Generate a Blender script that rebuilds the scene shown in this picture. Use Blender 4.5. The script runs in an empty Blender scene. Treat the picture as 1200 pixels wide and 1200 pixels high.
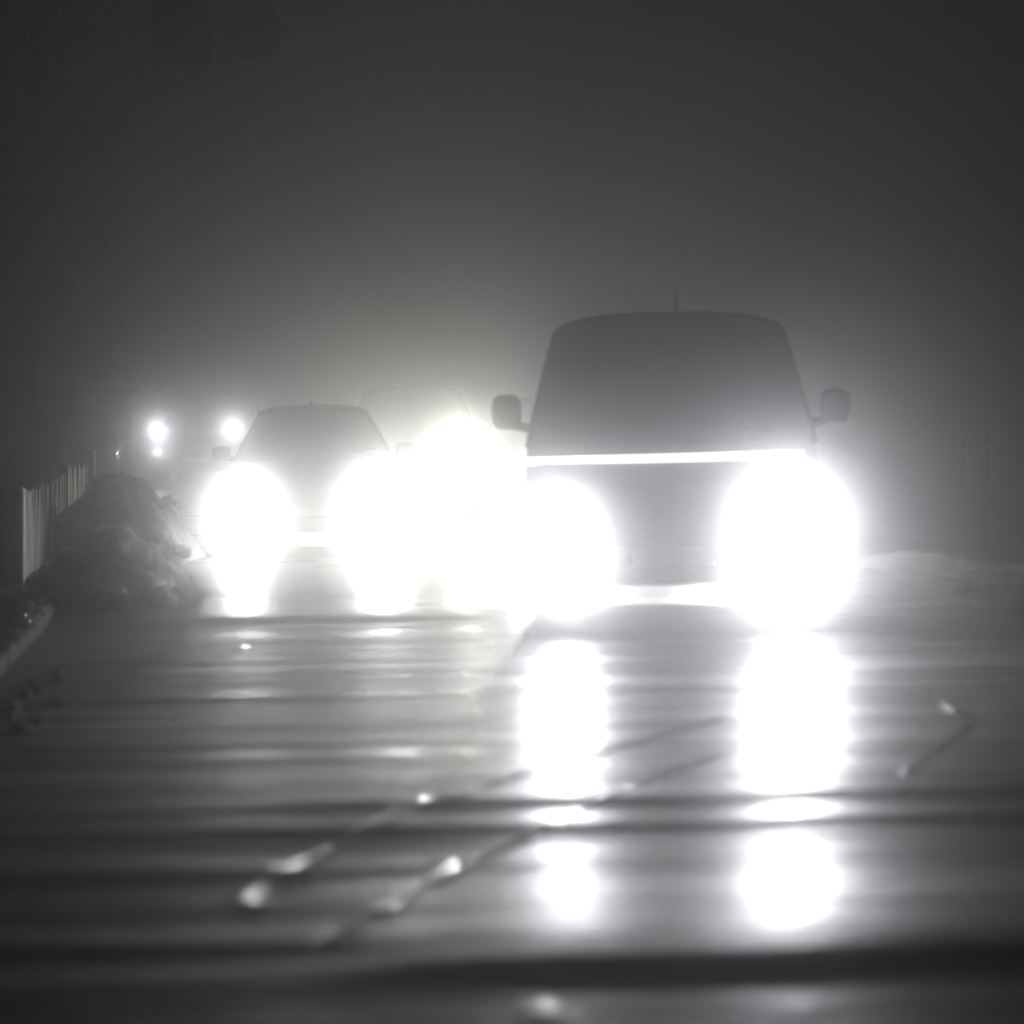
import bpy, bmesh, math, random
import numpy as np
from mathutils import Vector, Matrix, noise

R = math.radians
random.seed(7)
SC = bpy.context.scene
COL = SC.collection

# ------------------------------------------------------------------ camera
FPX = 3720.0            # focal length in pixels of the 1200 px photograph
CAM_H = 1.42
cam = bpy.data.cameras.new('camera')
cam.sensor_width = 36.0
cam.lens = 36.0 * FPX / 1200.0
cam.clip_start = 0.05
cam.clip_end = 2000
cam.shift_y = -(600 - 475) / 1200.0      # horizon stands above the middle of the frame
cam.dof.use_dof = True
cam.dof.focus_distance = 37.0
cam.dof.aperture_fstop = 1.7
cam.dof.aperture_blades = 0
camo = bpy.data.objects.new('camera', cam)
camo.location = (0, 0, CAM_H)
camo.rotation_euler = (R(90), 0, 0)
COL.objects.link(camo)
SC.camera = camo

# ------------------------------------------------------------------ night sky
W = bpy.data.worlds.new('World')
SC.world = W
W.use_nodes = True
nt = W.node_tree
bg = nt.nodes['Background']
sky = nt.nodes.new('ShaderNodeTexSky')
sky.sky_type = 'NISHITA'
sky.sun_disc = False
sky.sun_elevation = R(-4)
sky.sun_rotation = R(0)
nt.links.new(sky.outputs[0], bg.inputs[0])
bg.inputs[1].default_value = 0.05

vs = SC.view_settings
vs.view_transform = 'Standard'
vs.look = 'None'
vs.exposure = 0.0
vs.gamma = 1.0
cy = SC.cycles
cy.use_denoising = True
cy.denoiser = 'OPENIMAGEDENOISE'
cy.denoising_input_passes = 'RGB_ALBEDO_NORMAL'
cy.denoising_prefilter = 'ACCURATE'
cy.max_bounces = 8
cy.diffuse_bounces = 2
cy.glossy_bounces = 3
cy.transmission_bounces = 4
cy.transparent_max_bounces = 12
cy.volume_bounces = 1
cy.sample_clamp_indirect = 4.0
cy.caustics_reflective = True
cy.use_light_tree = True
cy.adaptive_threshold = 0.01

CAMBER = 0.020
HAZE_NEAR, HAZE_WIDE = 0.028, 0.0035      # forward and wide scattering share of the fog
G_NEAR, G_WIDE = 0.990, 0.60

# ------------------------------------------------------------------ materials
MATS = {}
def mat(name, col=(.5, .5, .5), rough=.5, metal=0., var=0., scale=8., bump=0., bscale=40., coat=0., spec=.5, emit=None, strength=0.):
    if name in MATS:
        return MATS[name]
    m = bpy.data.materials.new(name)
    m.use_nodes = True
    t = m.node_tree
    p = t.nodes['Principled BSDF']
    p.inputs['Base Color'].default_value = (*col, 1)
    p.inputs['Roughness'].default_value = rough
    p.inputs['Metallic'].default_value = metal
    p.inputs['Coat Weight'].default_value = coat
    p.inputs['Coat Roughness'].default_value = .06
    p.inputs['Specular IOR Level'].default_value = spec
    tc = t.nodes.new('ShaderNodeTexCoord')
    if var > 0:
        n = t.nodes.new('ShaderNodeTexNoise')
        n.inputs['Scale'].default_value = scale
        n.inputs['Detail'].default_value = 6
        t.links.new(tc.outputs['Object'], n.inputs['Vector'])
        r = t.nodes.new('ShaderNodeMapRange')
        r.inputs[1].default_value = .3; r.inputs[2].default_value = .7
        r.inputs[3].default_value = 1 - var; r.inputs[4].default_value = 1 + var
        t.links.new(n.outputs[0], r.inputs[0])
        x = t.nodes.new('ShaderNodeVectorMath'); x.operation = 'SCALE'
        x.inputs[0].default_value = col
        t.links.new(r.outputs[0], x.inputs['Scale'])
        t.links.new(x.outputs[0], p.inputs['Base Color'])
    if bump > 0:
        n2 = t.nodes.new('ShaderNodeTexNoise')
        n2.inputs['Scale'].default_value = bscale
        n2.inputs['Detail'].default_value = 5
        t.links.new(tc.outputs['Object'], n2.inputs['Vector'])
        b = t.nodes.new('ShaderNodeBump')
        b.inputs['Strength'].default_value = 1
        b.inputs['Distance'].default_value = bump
        t.links.new(n2.outputs[0], b.inputs['Height'])
        t.links.new(b.outputs[0], p.inputs['Normal'])
    if emit:
        p.inputs['Emission Color'].default_value = (*emit, 1)
        p.inputs['Emission Strength'].default_value = strength
    MATS[name] = m
    return m

def glass_mat(name, tint, gloss):
    if name in MATS:
        return MATS[name]
    m = bpy.data.materials.new(name)
    m.use_nodes = True
    t = m.node_tree
    t.nodes.remove(t.nodes['Principled BSDF'])
    out = t.nodes['Material Output']
    tr = t.nodes.new('ShaderNodeBsdfTransparent')
    tr.inputs[0].default_value = (*tint, 1)
    gl = t.nodes.new('ShaderNodeBsdfGlossy')
    gl.inputs['Roughness'].default_value = .08
    fr = t.nodes.new('ShaderNodeFresnel'); fr.inputs[0].default_value = gloss
    mx = t.nodes.new('ShaderNodeMixShader')
    t.links.new(fr.outputs[0], mx.inputs[0])
    t.links.new(tr.outputs[0], mx.inputs[1])
    t.links.new(gl.outputs[0], mx.inputs[2])
    t.links.new(mx.outputs[0], out.inputs['Surface'])
    MATS[name] = m
    return m

def wet_road_mat():
    m = bpy.data.materials.new('wet asphalt')
    m.use_nodes = True
    t = m.node_tree; L = t.links.new
    p = t.nodes['Principled BSDF']
    tc = t.nodes.new('ShaderNodeTexCoord')
    # broad wet and half-dry areas, stretched across the road
    mp = t.nodes.new('ShaderNodeMapping'); mp.inputs['Scale'].default_value = (.35, 1.5, 1)
    L(tc.outputs['Object'], mp.inputs[0])
    n = t.nodes.new('ShaderNodeTexNoise'); n.inputs['Scale'].default_value = 1.0; n.inputs['Detail'].default_value = 5
    L(mp.outputs[0], n.inputs['Vector'])
    rr = t.nodes.new('ShaderNodeMapRange')
    rr.inputs[1].default_value = .35; rr.inputs[2].default_value = .68
    rr.inputs[3].default_value = .22; rr.inputs[4].default_value = .31
    L(n.outputs[0], rr.inputs[0])
    # left of the tyre-worn wet lane the road carries a dull film of grit and slush
    sx = t.nodes.new('ShaderNodeSeparateXYZ'); L(tc.outputs['Object'], sx.inputs[0])
    def mth(op, a, b):
        q = t.nodes.new('ShaderNodeMath'); q.operation = op
        for i, v_ in enumerate((a, b)):
            if isinstance(v_, (int, float)): q.inputs[i].default_value = v_
            else: L(v_, q.inputs[i])
        return q.outputs[0]
    jog = mth('MINIMUM', mth('MULTIPLY', mth('SUBTRACT', sx.outputs[1], 11.5), .05), 0.)
    edge = mth('SUBTRACT', mth('SUBTRACT', -.22, sx.outputs[0]), mth('MULTIPLY', jog, -1.))
    edge = mth('ADD', edge, mth('MULTIPLY', mth('SUBTRACT', n.outputs[0], .5), .9))
    em = t.nodes.new('ShaderNodeMapRange'); em.inputs[1].default_value = -.08; em.inputs[2].default_value = .22
    L(edge, em.inputs[0])
    far = t.nodes.new('ShaderNodeMapRange'); far.inputs[1].default_value = 21.2; far.inputs[2].default_value = 22.4
    far.inputs[3].default_value = 1; far.inputs[4].default_value = .25
    L(sx.outputs[1], far.inputs[0])
    film = mth('MULTIPLY', em.outputs[0], far.outputs[0])
    mixr = t.nodes.new('ShaderNodeMix'); L(film, mixr.inputs[0]); L(rr.outputs[0], mixr.inputs[2])
    L(mth('ADD', mth('MULTIPLY', n.outputs[0], .34), .24), mixr.inputs[3])
    L(mixr.outputs[0], p.inputs['Roughness'])
    near = t.nodes.new('ShaderNodeMapRange'); near.inputs[1].default_value = 21.0; near.inputs[2].default_value = 22.0
    near.inputs[3].default_value = 1; near.inputs[4].default_value = 0
    L(sx.outputs[1], near.inputs[0])
    L(mth('SUBTRACT', .5, mth('MULTIPLY', mth('MULTIPLY', em.outputs[0], near.outputs[0]), .42)), p.inputs['Specular IOR Level'])
    # aggregate
    g = t.nodes.new('ShaderNodeTexNoise'); g.inputs['Scale'].default_value = 60; g.inputs['Detail'].default_value = 4
    L(tc.outputs['Object'], g.inputs['Vector'])
    cr = t.nodes.new('ShaderNodeMapRange'); cr.inputs[3].default_value = .02; cr.inputs[4].default_value = .07
    L(g.outputs[0], cr.inputs[0])
    cc = t.nodes.new('ShaderNodeCombineColor')
    for i in range(3): L(cr.outputs[0], cc.inputs[i])
    L(cc.outputs[0], p.inputs['Base Color'])
    # ripples in the water film and texture of the stone
    mp2 = t.nodes.new('ShaderNodeMapping'); mp2.inputs['Scale'].default_value = (1.3, 2.6, 1)
    L(tc.outputs['Object'], mp2.inputs[0])
    n2 = t.nodes.new('ShaderNodeTexNoise'); n2.inputs['Scale'].default_value = 2.6; n2.inputs['Detail'].default_value = 6
    n2.inputs['Roughness'].default_value = .55
    L(mp2.outputs[0], n2.inputs['Vector'])
    b = t.nodes.new('ShaderNodeBump'); b.inputs['Distance'].default_value = .005; b.inputs['Strength'].default_value = 1
    L(n2.outputs[0], b.inputs['Height'])
    L(b.outputs[0], p.inputs['Normal'])
    # fine grooves worn along the lane by tyres scatter light sideways more than lengthways
    tv = t.nodes.new('ShaderNodeCombineXYZ'); tv.inputs[0].default_value = 1.0
    p.inputs['Anisotropic'].default_value = .78
    L(tv.outputs[0], p.inputs['Tangent'])
    p.inputs['IOR'].default_value = 1.40
    return m

M = dict(
    road=wet_road_mat(),
    ground=mat('dirty snow ground', (.16, .16, .165), .75, var=.4, scale=3, bump=.03, bscale=9),
    snow=mat('dirty ploughed snow', (.48, .48, .49), .62, var=.5, scale=5, bump=.06, bscale=11),
    ice=mat('icy slush', (.75, .76, .78), .22, var=.2, scale=9, bump=.006, bscale=12, coat=.7),
    slush=mat('wet grey slush', (.45, .45, .46), .13, var=.4, scale=9, bump=.003, bscale=24, coat=.5),
    shadesnow=mat('ploughed snow painted shaded', (.20, .20, .205), .7, var=.5, scale=5, bump=.05, bscale=11),  # same snow, darkened in colour for the heaps standing in silhouette
    litsnow=mat('ploughed snow painted lit', (.80, .80, .82), .55, var=.25, scale=7, bump=.05, bscale=16),  # same snow, lightened in colour to stand for headlight on the near heap
    kerb=mat('wet kerb concrete', (.12, .12, .12), .8, var=.3, scale=6, bump=.004, bscale=60),
    wood=mat('weathered fence wood', (.085, .08, .075), .65, var=.35, scale=12, bump=.004, bscale=40),
    post=mat('dark fence post', (.07, .065, .06), .6, var=.3, scale=10),
    tyre=mat('tyre rubber', (.02, .02, .02), .75, bump=.003, bscale=60),
    rim=mat('dull alloy', (.35, .35, .37), .35, metal=1, var=.15, scale=10),
    trim=mat('black plastic trim', (.025, .025, .027), .6, bump=.001, bscale=200, spec=.2),
    seat=mat('dark seat cloth', (.03, .03, .033), .9, var=.2, scale=20),
    chrome=mat('chrome', (.75, .75, .77), .12, metal=1, var=.05),
    plate=mat('white number plate', (.7, .7, .7), .35, var=.05, scale=6),
    red=mat('red lamp plastic', (.25, .01, .01), .2, coat=.5, var=.1),
    wall=mat('grey render wall', (.30, .29, .28), .85, var=.15, scale=4, bump=.01, bscale=40),
    roof=mat('red brown roof tiles', (.16, .06, .05), .7, var=.3, scale=8),
    bark=mat('dark bark', (.02, .018, .017), .9, var=.4, scale=9, bump=.01, bscale=30),
    steel=mat('galvanised steel', (.22, .22, .23), .45, metal=.7, var=.2, scale=6),
    signback=mat('dull sign plate', (.10, .10, .10), .6, metal=.3, var=.2, scale=5),
    signred=mat('dull red sign plate', (.14, .035, .03), .55, var=.2, scale=5),
    cable=mat('wet cable', (.05, .05, .05), .25, var=.2, scale=10),
    reflector=mat('lamp reflector', (.6, .6, .62), .18, metal=1, var=.05),
    windscreen=glass_mat('wet windscreen glass', (.34, .36, .36), 1.45),
    tinted=glass_mat('tinted window glass', (.13, .14, .145), 1.45),
    curtain=mat('lit window blind', (.8, .78, .7), .8, var=.2, scale=30, emit=(1, .97, .92), strength=.5),
    lightbar=mat('light bar tube', (.9, .9, .95), .3, var=.02, emit=(.93, .96, 1), strength=3.0),
)
def vary(m, lo, hi):
    t = m.node_tree; p = t.nodes['Principled BSDF']
    oi = t.nodes.new('ShaderNodeObjectInfo')
    r = t.nodes.new('ShaderNodeMapRange'); r.inputs[3].default_value = lo; r.inputs[4].default_value = hi
    t.links.new(oi.outputs['Random'], r.inputs[0])
    x = t.nodes.new('ShaderNodeVectorMath'); x.operation = 'SCALE'
    src = p.inputs['Base Color'].links[0].from_socket
    t.links.new(src, x.inputs[0]); t.links.new(r.outputs[0], x.inputs['Scale']); t.links.new(x.outputs[0], p.inputs['Base Color'])
vary(M['wood'], .35, 1.7)
_q = M['ice'].node_tree.nodes['Principled BSDF']
_q.inputs['Subsurface Weight'].default_value = .8
_q.inputs['Subsurface Radius'].default_value = (1, 1, 1)
_q.inputs['Subsurface Scale'].default_value = .06
_p = M['litsnow'].node_tree.nodes['Principled BSDF']
_p.inputs['Subsurface Weight'].default_value = .85
_p.inputs['Subsurface Radius'].default_value = (1, 1, 1)
_p.inputs['Subsurface Scale'].default_value = .22
def paint(name, col, rough=.38, coat=.5):
    return mat(name, col, rough, metal=.2, var=.12, scale=5, coat=coat, bump=.0006, bscale=90, spec=.5 if coat > .3 else .2)
def lamp_mat(name, col, s):
    return mat(name, (.9, .9, .9), .2, var=.02, emit=col, strength=s)

# ------------------------------------------------------------------ helpers
def tag(o, label=None, cat=None, group=None, kind=None):
    if label: o['label'] = label
    if cat: o['category'] = cat
    if group: o['group'] = group
    if kind: o['kind'] = kind
    return o

def link(name, me, parent=None, loc=None):
    o = bpy.data.objects.new(name, me)
    COL.objects.link(o)
    if parent: o.parent = parent
    if loc: o.location = loc
    return o

def empty(name, loc=(0, 0, 0), rot=(0, 0, 0)):
    o = bpy.data.objects.new(name, None)
    COL.objects.link(o)
    o.location = loc; o.rotation_euler = rot
    o.empty_display_size = .1
    return o

def mesh(name, v, f, m, parent=None, smooth=False, loc=None):
    me = bpy.data.meshes.new(name)
    me.from_pydata([tuple(map(float, q)) for q in v], [], f)
    me.validate(); me.update()
    if m: me.materials.append(m)
    if smooth:
        for p in me.polygons: p.use_smooth = True
    return link(name, me, parent, loc)

def bm_obj(name, bm, m, parent=None, smooth=False, loc=None, angle=None):
    me = bpy.data.meshes.new(name)
    bmesh.ops.recalc_face_normals(bm, faces=bm.faces)
    bm.to_mesh(me); bm.free()
    if m: me.materials.append(m)
    if smooth:
        for p in me.polygons: p.use_smooth = True
        if angle: me.set_sharp_from_angle(angle=R(angle))
    return link(name, me, parent, loc)

def add_box(bm, c, s, rot=None, bev=0.):
    r = bmesh.ops.create_cube(bm, size=1)
    vs_ = r['verts']
    mm = Matrix.Translation(c) @ (rot.to_4x4() if rot else Matrix.Identity(4)) @ Matrix.Diagonal((*s, 1))
    bmesh.ops.transform(bm, matrix=mm, verts=vs_)
    if bev > 0:
        es = {e for v in vs_ for e in v.link_edges}
        bmesh.ops.bevel(bm, geom=list(es), offset=bev, segments=2, affect='EDGES', clamp_overlap=True)

def box(name, c, s, m, parent=None, rot=None, bev=.01):
    bm = bmesh.new(); add_box(bm, c, s, rot, bev)
    return bm_obj(name, bm, m, parent, smooth=True, angle=40)

def add_tube(bm, pts, rad, seg=8, cap=True):
    pts = [Vector(p) for p in pts]
    n = len(pts)
    rad = rad if isinstance(rad, (list, tuple)) else [rad] * n
    rings = []
    up = Vector((0, 0, 1))
    for i, p in enumerate(pts):
        d = (pts[min(i + 1, n - 1)] - pts[max(i - 1, 0)]).normalized()
        a = d.cross(up)
        if a.length < 1e-3: a = d.cross(Vector((1, 0, 0)))
        a.normalize(); b = d.cross(a)
        rings.append([bm.verts.new(p + (a * math.cos(k * 2 * math.pi / seg) + b * math.sin(k * 2 * math.pi / seg)) * rad[i]) for k in range(seg)])
    for i in range(n - 1):
        for k in range(seg):
            bm.faces.new((rings[i][k], rings[i][(k + 1) % seg], rings[i + 1][(k + 1) % seg], rings[i + 1][k]))
    if cap:
        bm.faces.new(rings[0][::-1]); bm.faces.new(rings[-1])

def tube(name, pts, rad, m, parent=None, seg=10):
    bm = bmesh.new(); add_tube(bm, pts, rad, seg)
    return bm_obj(name, bm, m, parent, smooth=True, angle=50)

def add_lathe_x(bm, prof, seg=28, cx=0, cy_=0, cz=0):
    """profile of (x, r), turned about the X axis"""
    rings = []
    for x, r in prof:
        rings.append([bm.verts.new((cx + x, cy_ + r * math.cos(k * 2 * math.pi / seg), cz + r * math.sin(k * 2 * math.pi / seg))) for k in range(seg)])
    for i in range(len(prof) - 1):
        for k in range(seg):
            bm.faces.new((rings[i][k], rings[i][(k + 1) % seg], rings[i + 1][(k + 1) % seg], rings[i + 1][k]))
    bm.faces.new(rings[0][::-1]); bm.faces.new(rings[-1])

def fbm(p, o=4):
    return noise.fractal(Vector(p), 1.0, 2.0, o)

def ground_z(x):
    return CAMBER * max(-9, min(9, x))

# ------------------------------------------------------------------ ground and road
def ground():
    xs = list(np.linspace(-60, -12, 10)) + list(np.linspace(-11, 11, 45)) + list(np.linspace(12, 60, 10))
    ys = list(np.linspace(-8, 60, 90)) + list(np.linspace(62, 190, 40))
    v = []
    for y in ys:
        for x in xs:
            n = .05 * fbm((x * .5, y * .5, 3.1)) if abs(x) > 4.6 else 0
            v.append((x, y, ground_z(x) - .05 + n * .6))
    nx = len(xs)
    f = [(j * nx + i, j * nx + i + 1, (j + 1) * nx + i + 1, (j + 1) * nx + i) for j in range(len(ys) - 1) for i in range(nx - 1)]
    tag(mesh('ground', v, f, M['ground'], smooth=True), kind='structure')
ground()

LEFT = [(-8, -1.9), (5, -2.1), (10, -2.2), (14.9, -2.45), (16.8, -2.75), (23, -3.25), (32, -4.2), (40, -5.4), (58, -8.2), (80, -10.5), (130, -13)]
RIGHT = [(-8, 3.9), (10, 3.7), (21, 3.25), (27, 3.0), (40, 2.9), (80, 2.8), (130, 2.6)]
def left_x(y): return float(np.interp(y, [a for a, _ in LEFT], [b for _, b in LEFT]))
def right_x(y): return float(np.interp(y, [a for a, _ in RIGHT], [b for _, b in RIGHT]))

def bumpy(x, y):
    """frost heave: long low swells that run across the road, two of them sharp"""
    w = .22 * noise.noise(Vector((x * .6, 4.2, 0))) + .06 * noise.noise(Vector((x * 2.3, 1.2, 0)))
    def hump(c, a, near, far):
        u = y - c - w
        return a * math.exp(-(u / (near if u < 0 else far)) ** 2)
    side = .30 + .70 / (1 + math.exp(-(x + .75) * 6))
    z = (hump(11.45, .022, .26, 1.6) + hump(10.75, .010, .15, .45)) * side
    z += hump(8.15, .028, .24, 1.1) * (1 / (1 + math.exp(-(x + .25) * 6)))
    z += hump(21.6, .024, .55, 1.5) * (1 / (1 + math.exp((x + .1) * 5)))
    z += .005 * noise.noise(Vector((x * .22, y * .9, 1.7)))
    if y < 30: z += .006 / (1 + math.exp((x + .3) * 5)) * noise.noise(Vector((x * .2, y * 2.6, 3.3)))
    if y < 30: z += .0025 * noise.noise(Vector((x * .4, y * 2.2, 9.2)))
    return z

def road():
    ys = list(np.arange(-8, 5, .5)) + list(np.arange(5, 24, .045)) + list(np.arange(24, 45, .15)) + list(np.arange(45, 131, 1.0))
    nx = 46
    v = []
    for y in ys:
        a, b = left_x(y), right_x(y)
        for i in range(nx):
            x = a + (b - a) * i / (nx - 1)
            v.append((x, y, ground_z(x) + bumpy(x, y)))
    f = [(j * nx + i, j * nx + i + 1, (j + 1) * nx + i + 1, (j + 1) * nx + i) for j in range(len(ys) - 1) for i in range(nx - 1)]
    tag(mesh('road', v, f, M['road'], smooth=True), kind='structure')
road()

# kerb stones along the left edge of the road
def kerb():
    k = empty('kerb'); tag(k, kind='structure')
    y = 11.0; first = None
    while y < 27:
        L_ = .98
        a = Vector((left_x(y), y, 0)); b = Vector((left_x(y + L_), y + L_, 0))
        c = (a + b) / 2
        ang = math.atan2(b.y - a.y, b.x - a.x)
        if first is None:
            bm = bmesh.new(); add_box(bm, (0, .08, 0), (.97, .16, .30), None, .02)
            first = bm_obj('kerb_stone', bm, M['kerb'], k, smooth=True, angle=40); o = first
        else:
            o = first.copy(); COL.objects.link(o)
        o.location = (c.x, c.y, ground_z(c.x) - .03 + random.uniform(-.008, .008))
        o.rotation_euler = (0, random.uniform(-.01, .01), ang + random.uniform(-.012, .012))
        y += 1.0
kerb()

# footway behind the kerb
def footway():
    ys = np.linspace(8, 40, 70); v = []; nx = 8
    for y in ys:
        for i in range(nx):
            x = left_x(y) - .17 - i * .22
            v.append((x, y, ground_z(left_x(y)) + .10 + .02 * fbm((x * 1.5, y * 1.5, 0))))
    f = [(j * nx + i + 1, j * nx + i, (j + 1) * nx + i, (j + 1) * nx + i + 1) for j in range(len(ys) - 1) for i in range(nx - 1)]
    tag(mesh('footway', v, f, M['ground'], smooth=True), kind='structure')
footway()

# ------------------------------------------------------------------ vehicles
def section(hw, z0, z1, rb, rt, lean):
    pts = []
    hz = z1 - z0
    rb = min(rb, hz * .45, hw * .5); rt = min(rt, hz * .5, hw * .6)
    def corner(cx, cz, r, a0, a1, n=5):
        for i in range(n + 1):
            a = a0 + (a1 - a0) * i / n
            pts.append([cx + r * math.cos(a), cz + r * math.sin(a)])
    corner(hw - rb, z0 + rb, rb, -math.pi / 2, 0)
    for t in (.25, .5, .75): pts.append([hw, z0 + rb + (hz - rb - rt) * t])
    corner(hw - rt, z1 - rt, rt, 0, math.pi / 2)
    for t in (.25, .5, .75): pts.append([(hw - rt) * (1 - 2 * t), z1 + .012 * (1 - (1 - 2 * t) ** 2)])
    corner(-hw + rt, z1 - rt, rt, math.pi / 2, math.pi)
    for t in (.25, .5, .75): pts.append([-hw, z1 - rt - (hz - rb - rt) * t])
    corner(-hw + rb, z0 + rb, rb, math.pi, 1.5 * math.pi)
    for t in (.25, .5, .75): pts.append([(-hw + rb) * (1 - 2 * t), z0])
    for p in pts:
        t = (p[1] - z0) / hz
        p[0] *= 1 - lean * abs(t - .55)
    return pts

def loft_body(name, st, m, parent, wheels, wr, track):
    ys = sorted(set(list(np.linspace(st[0][0], st[-1][0], 46)) + [s[0] for s in st]))
    cols = list(zip(*st))
    bm = bmesh.new(); rings = []
    for y in ys:
        hw, z0, z1, rt = [float(np.interp(y, cols[0], c)) for c in cols[1:]]
        rings.append([bm.verts.new((x, y, z)) for x, z in section(hw, z0, z1, .10, rt, .05)])
    n = len(rings[0])
    for a, b in zip(rings, rings[1:]):
        for k in range(n):
            bm.faces.new((a[k], a[(k + 1) % n], b[(k + 1) % n], b[k]))
    bm.faces.new(rings[0]); bm.faces.new(rings[-1][::-1])
    o = bm_obj(name, bm, m, parent, smooth=True, angle=45)
    # wheel arches
    cb = bmesh.new()
    for wy in wheels:
        for s in (-1, 1):
            add_lathe_x(cb, [(-.17, wr * 1.14), (.3, wr * 1.14)] if s > 0 else [(-.3, wr * 1.14), (.17, wr * 1.14)], 32, s * track, wy, wr)
    c = bm_obj('cut', cb, None)
    c.parent = parent
    md = o.modifiers.new('arches', 'BOOLEAN'); md.object = c; md.operation = 'DIFFERENCE'; md.solver = 'EXACT'
    dg = bpy.context.evaluated_depsgraph_get()
    me = bpy.data.meshes.new_from_object(o.evaluated_get(dg))
    o.modifiers.clear(); o.data = me
    me.materials.clear(); me.materials.append(m)
    for p in me.polygons: p.use_smooth = True
    me.set_sharp_from_angle(angle=R(40))
    bpy.data.objects.remove(c)
    return o

NS, NA = 6, 9
def arch(zb, zr, hb, hr, c, yb, yr):
    """one ring of the cabin, from the right belt line over the roof to the left"""
    half = []
    zs = zr - c
    for i in range(NS):
        t = i / NS
        half.append((hb + (hr - hb) * (t ** 1.15), zb + (zs - zb) * t))
    for i in range(NA + 1):
        a = (math.pi / 2) * i / NA
        half.append((hr * max(0, math.cos(a)) ** (2 / 3.0), zs + c * math.sin(a) ** (2 / 2.6)))
    ring = half + [(-x, z) for x, z in half[-2::-1]]
    return [(x, yb + (yr - yb) * (z - zb) / (zr - zb), z) for x, z in ring]

def cabin(parent, st, side_windows, m, glassm, front_bulge=.10, rear_bulge=.03):
    rings = [arch(*s) for s in st]
    n = len(rings[0])
    glassf = {}
    v = [p for r in rings for p in r]
    shell = []
    for j in range(len(rings) - 1):
        for i in range(n - 1):
            q = (j * n + i, j * n + i + 1, (j + 1) * n + i + 1, (j + 1) * n + i)
            side = 'r' if i < NS - 1 + 1 else ('l' if i >= n - 1 - NS else None)
            lo = i if side == 'r' else (n - 2 - i)
            if side and j in side_windows and 0 < lo:
                glassf.setdefault((side, j), []).append(q)
            else:
                shell.append(q)
    o = mesh('roof_and_pillars', v, shell, m, parent, smooth=True)
    bmm = bmesh.new(); bmm.from_mesh(o.data)
    bmesh.ops.delete(bmm, geom=[w for w in bmm.verts if not w.link_faces], context='VERTS')
    bmesh.ops.recalc_face_normals(bmm, faces=bmm.faces)
    # make sure the outside faces out
    top = max(bmm.faces, key=lambda f_: f_.calc_center_median().z)
    if top.normal.z < 0: bmesh.ops.reverse_faces(bmm, faces=bmm.faces)
    bmesh.ops.solidify(bmm, geom=list(bmm.faces), thickness=.035)
    bmm.to_mesh(o.data); bmm.free()
    for p in o.data.polygons: p.use_smooth = True
    o.data.set_sharp_from_angle(angle=R(35))
    for key, qs in glassf.items():
        g = mesh('side_window', v, qs, glassm, parent, smooth=True)
        b2 = bmesh.new(); b2.from_mesh(g.data)
        bmesh.ops.delete(b2, geom=[w for w in b2.verts if not w.link_faces], context='VERTS')
        for w in b2.verts: w.co.x *= .985
        b2.to_mesh(g.data); b2.free()
    def pane(name, ring, bulge, gm):
        rows = []; K = 12
        for i in range((n + 1) // 2):
            a, b = ring[i], ring[n - 1 - i]
            row = []
            for k in range(K + 1):
                t = k / K
                row.append((a[0] * .985 + (b[0] - a[0]) * .985 * t, a[1] + .012 - bulge * (1 - (2 * t - 1) ** 2) * (1 if i < NS + 2 else max(0, 1 - (i - NS - 1) / 7)), a[2] - .006))
            rows.append(row)
        vv = [p for r in rows for p in r]; K1 = K + 1
        ff = [(j * K1 + i, j * K1 + i + 1, (j + 1) * K1 + i + 1, (j + 1) * K1 + i) for j in range(len(rows) - 2) for i in range(K)]
        return mesh(name, vv, ff, gm, parent, smooth=True)
    pane('windscreen', rings[0], front_bulge, M['windscreen'])
    pane('rear_window', rings[-1], -rear_bulge, glassm)

def wheel(parent, x, y, r, w):
    s = 1 if x > 0 else -1
    wl = empty('wheel', (x, y, r)); wl.parent = parent
    bm = bmesh.new()
    h = w / 2
    add_lathe_x(bm, [(-h, r * .66), (-h * .98, r * .9), (-h * .8, r * .98), (-h * .3, r), (h * .3, r), (h * .8, r * .98), (h * .98, r * .9), (h, r * .66)], 30)
    bm_obj('tyre', bm, M['tyre'], wl, smooth=True, angle=40)
    bm = bmesh.new()
    add_lathe_x(bm, [(s * h * .55, r * .655), (s * h * .98, r * .66), (s * h * 1.02, r * .62), (s * h * .7, r * .58), (s * h * .6, .02)], 30)
    for k in range(5):
        a = k * 2 * math.pi / 5
        add_box(bm, (s * h * .85, math.cos(a) * r * .33, math.sin(a) * r * .33), (h * .25, r * .14, r * .6), Matrix.Rotation(a - math.pi / 2, 3, 'X'), .004)
    bm_obj('rim', bm, M['rim'], wl, smooth=True, angle=40)

def ellipsoid(name, c, s, m, parent, u=20, v=12, power=1.0):
    bm = bmesh.new()
    bmesh.ops.create_uvsphere(bm, u_segments=u, v_segments=v, radius=1)
    for w in bm.verts:
        q = w.co
        if power != 1.0:
            q = Vector([math.copysign(abs(a) ** power, a) for a in q])
        w.co = Vector((c[0] + q.x * s[0], c[1] + q.y * s[1], c[2] + q.z * s[2]))
    return bm_obj(name, bm, m, parent, smooth=True)

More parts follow.
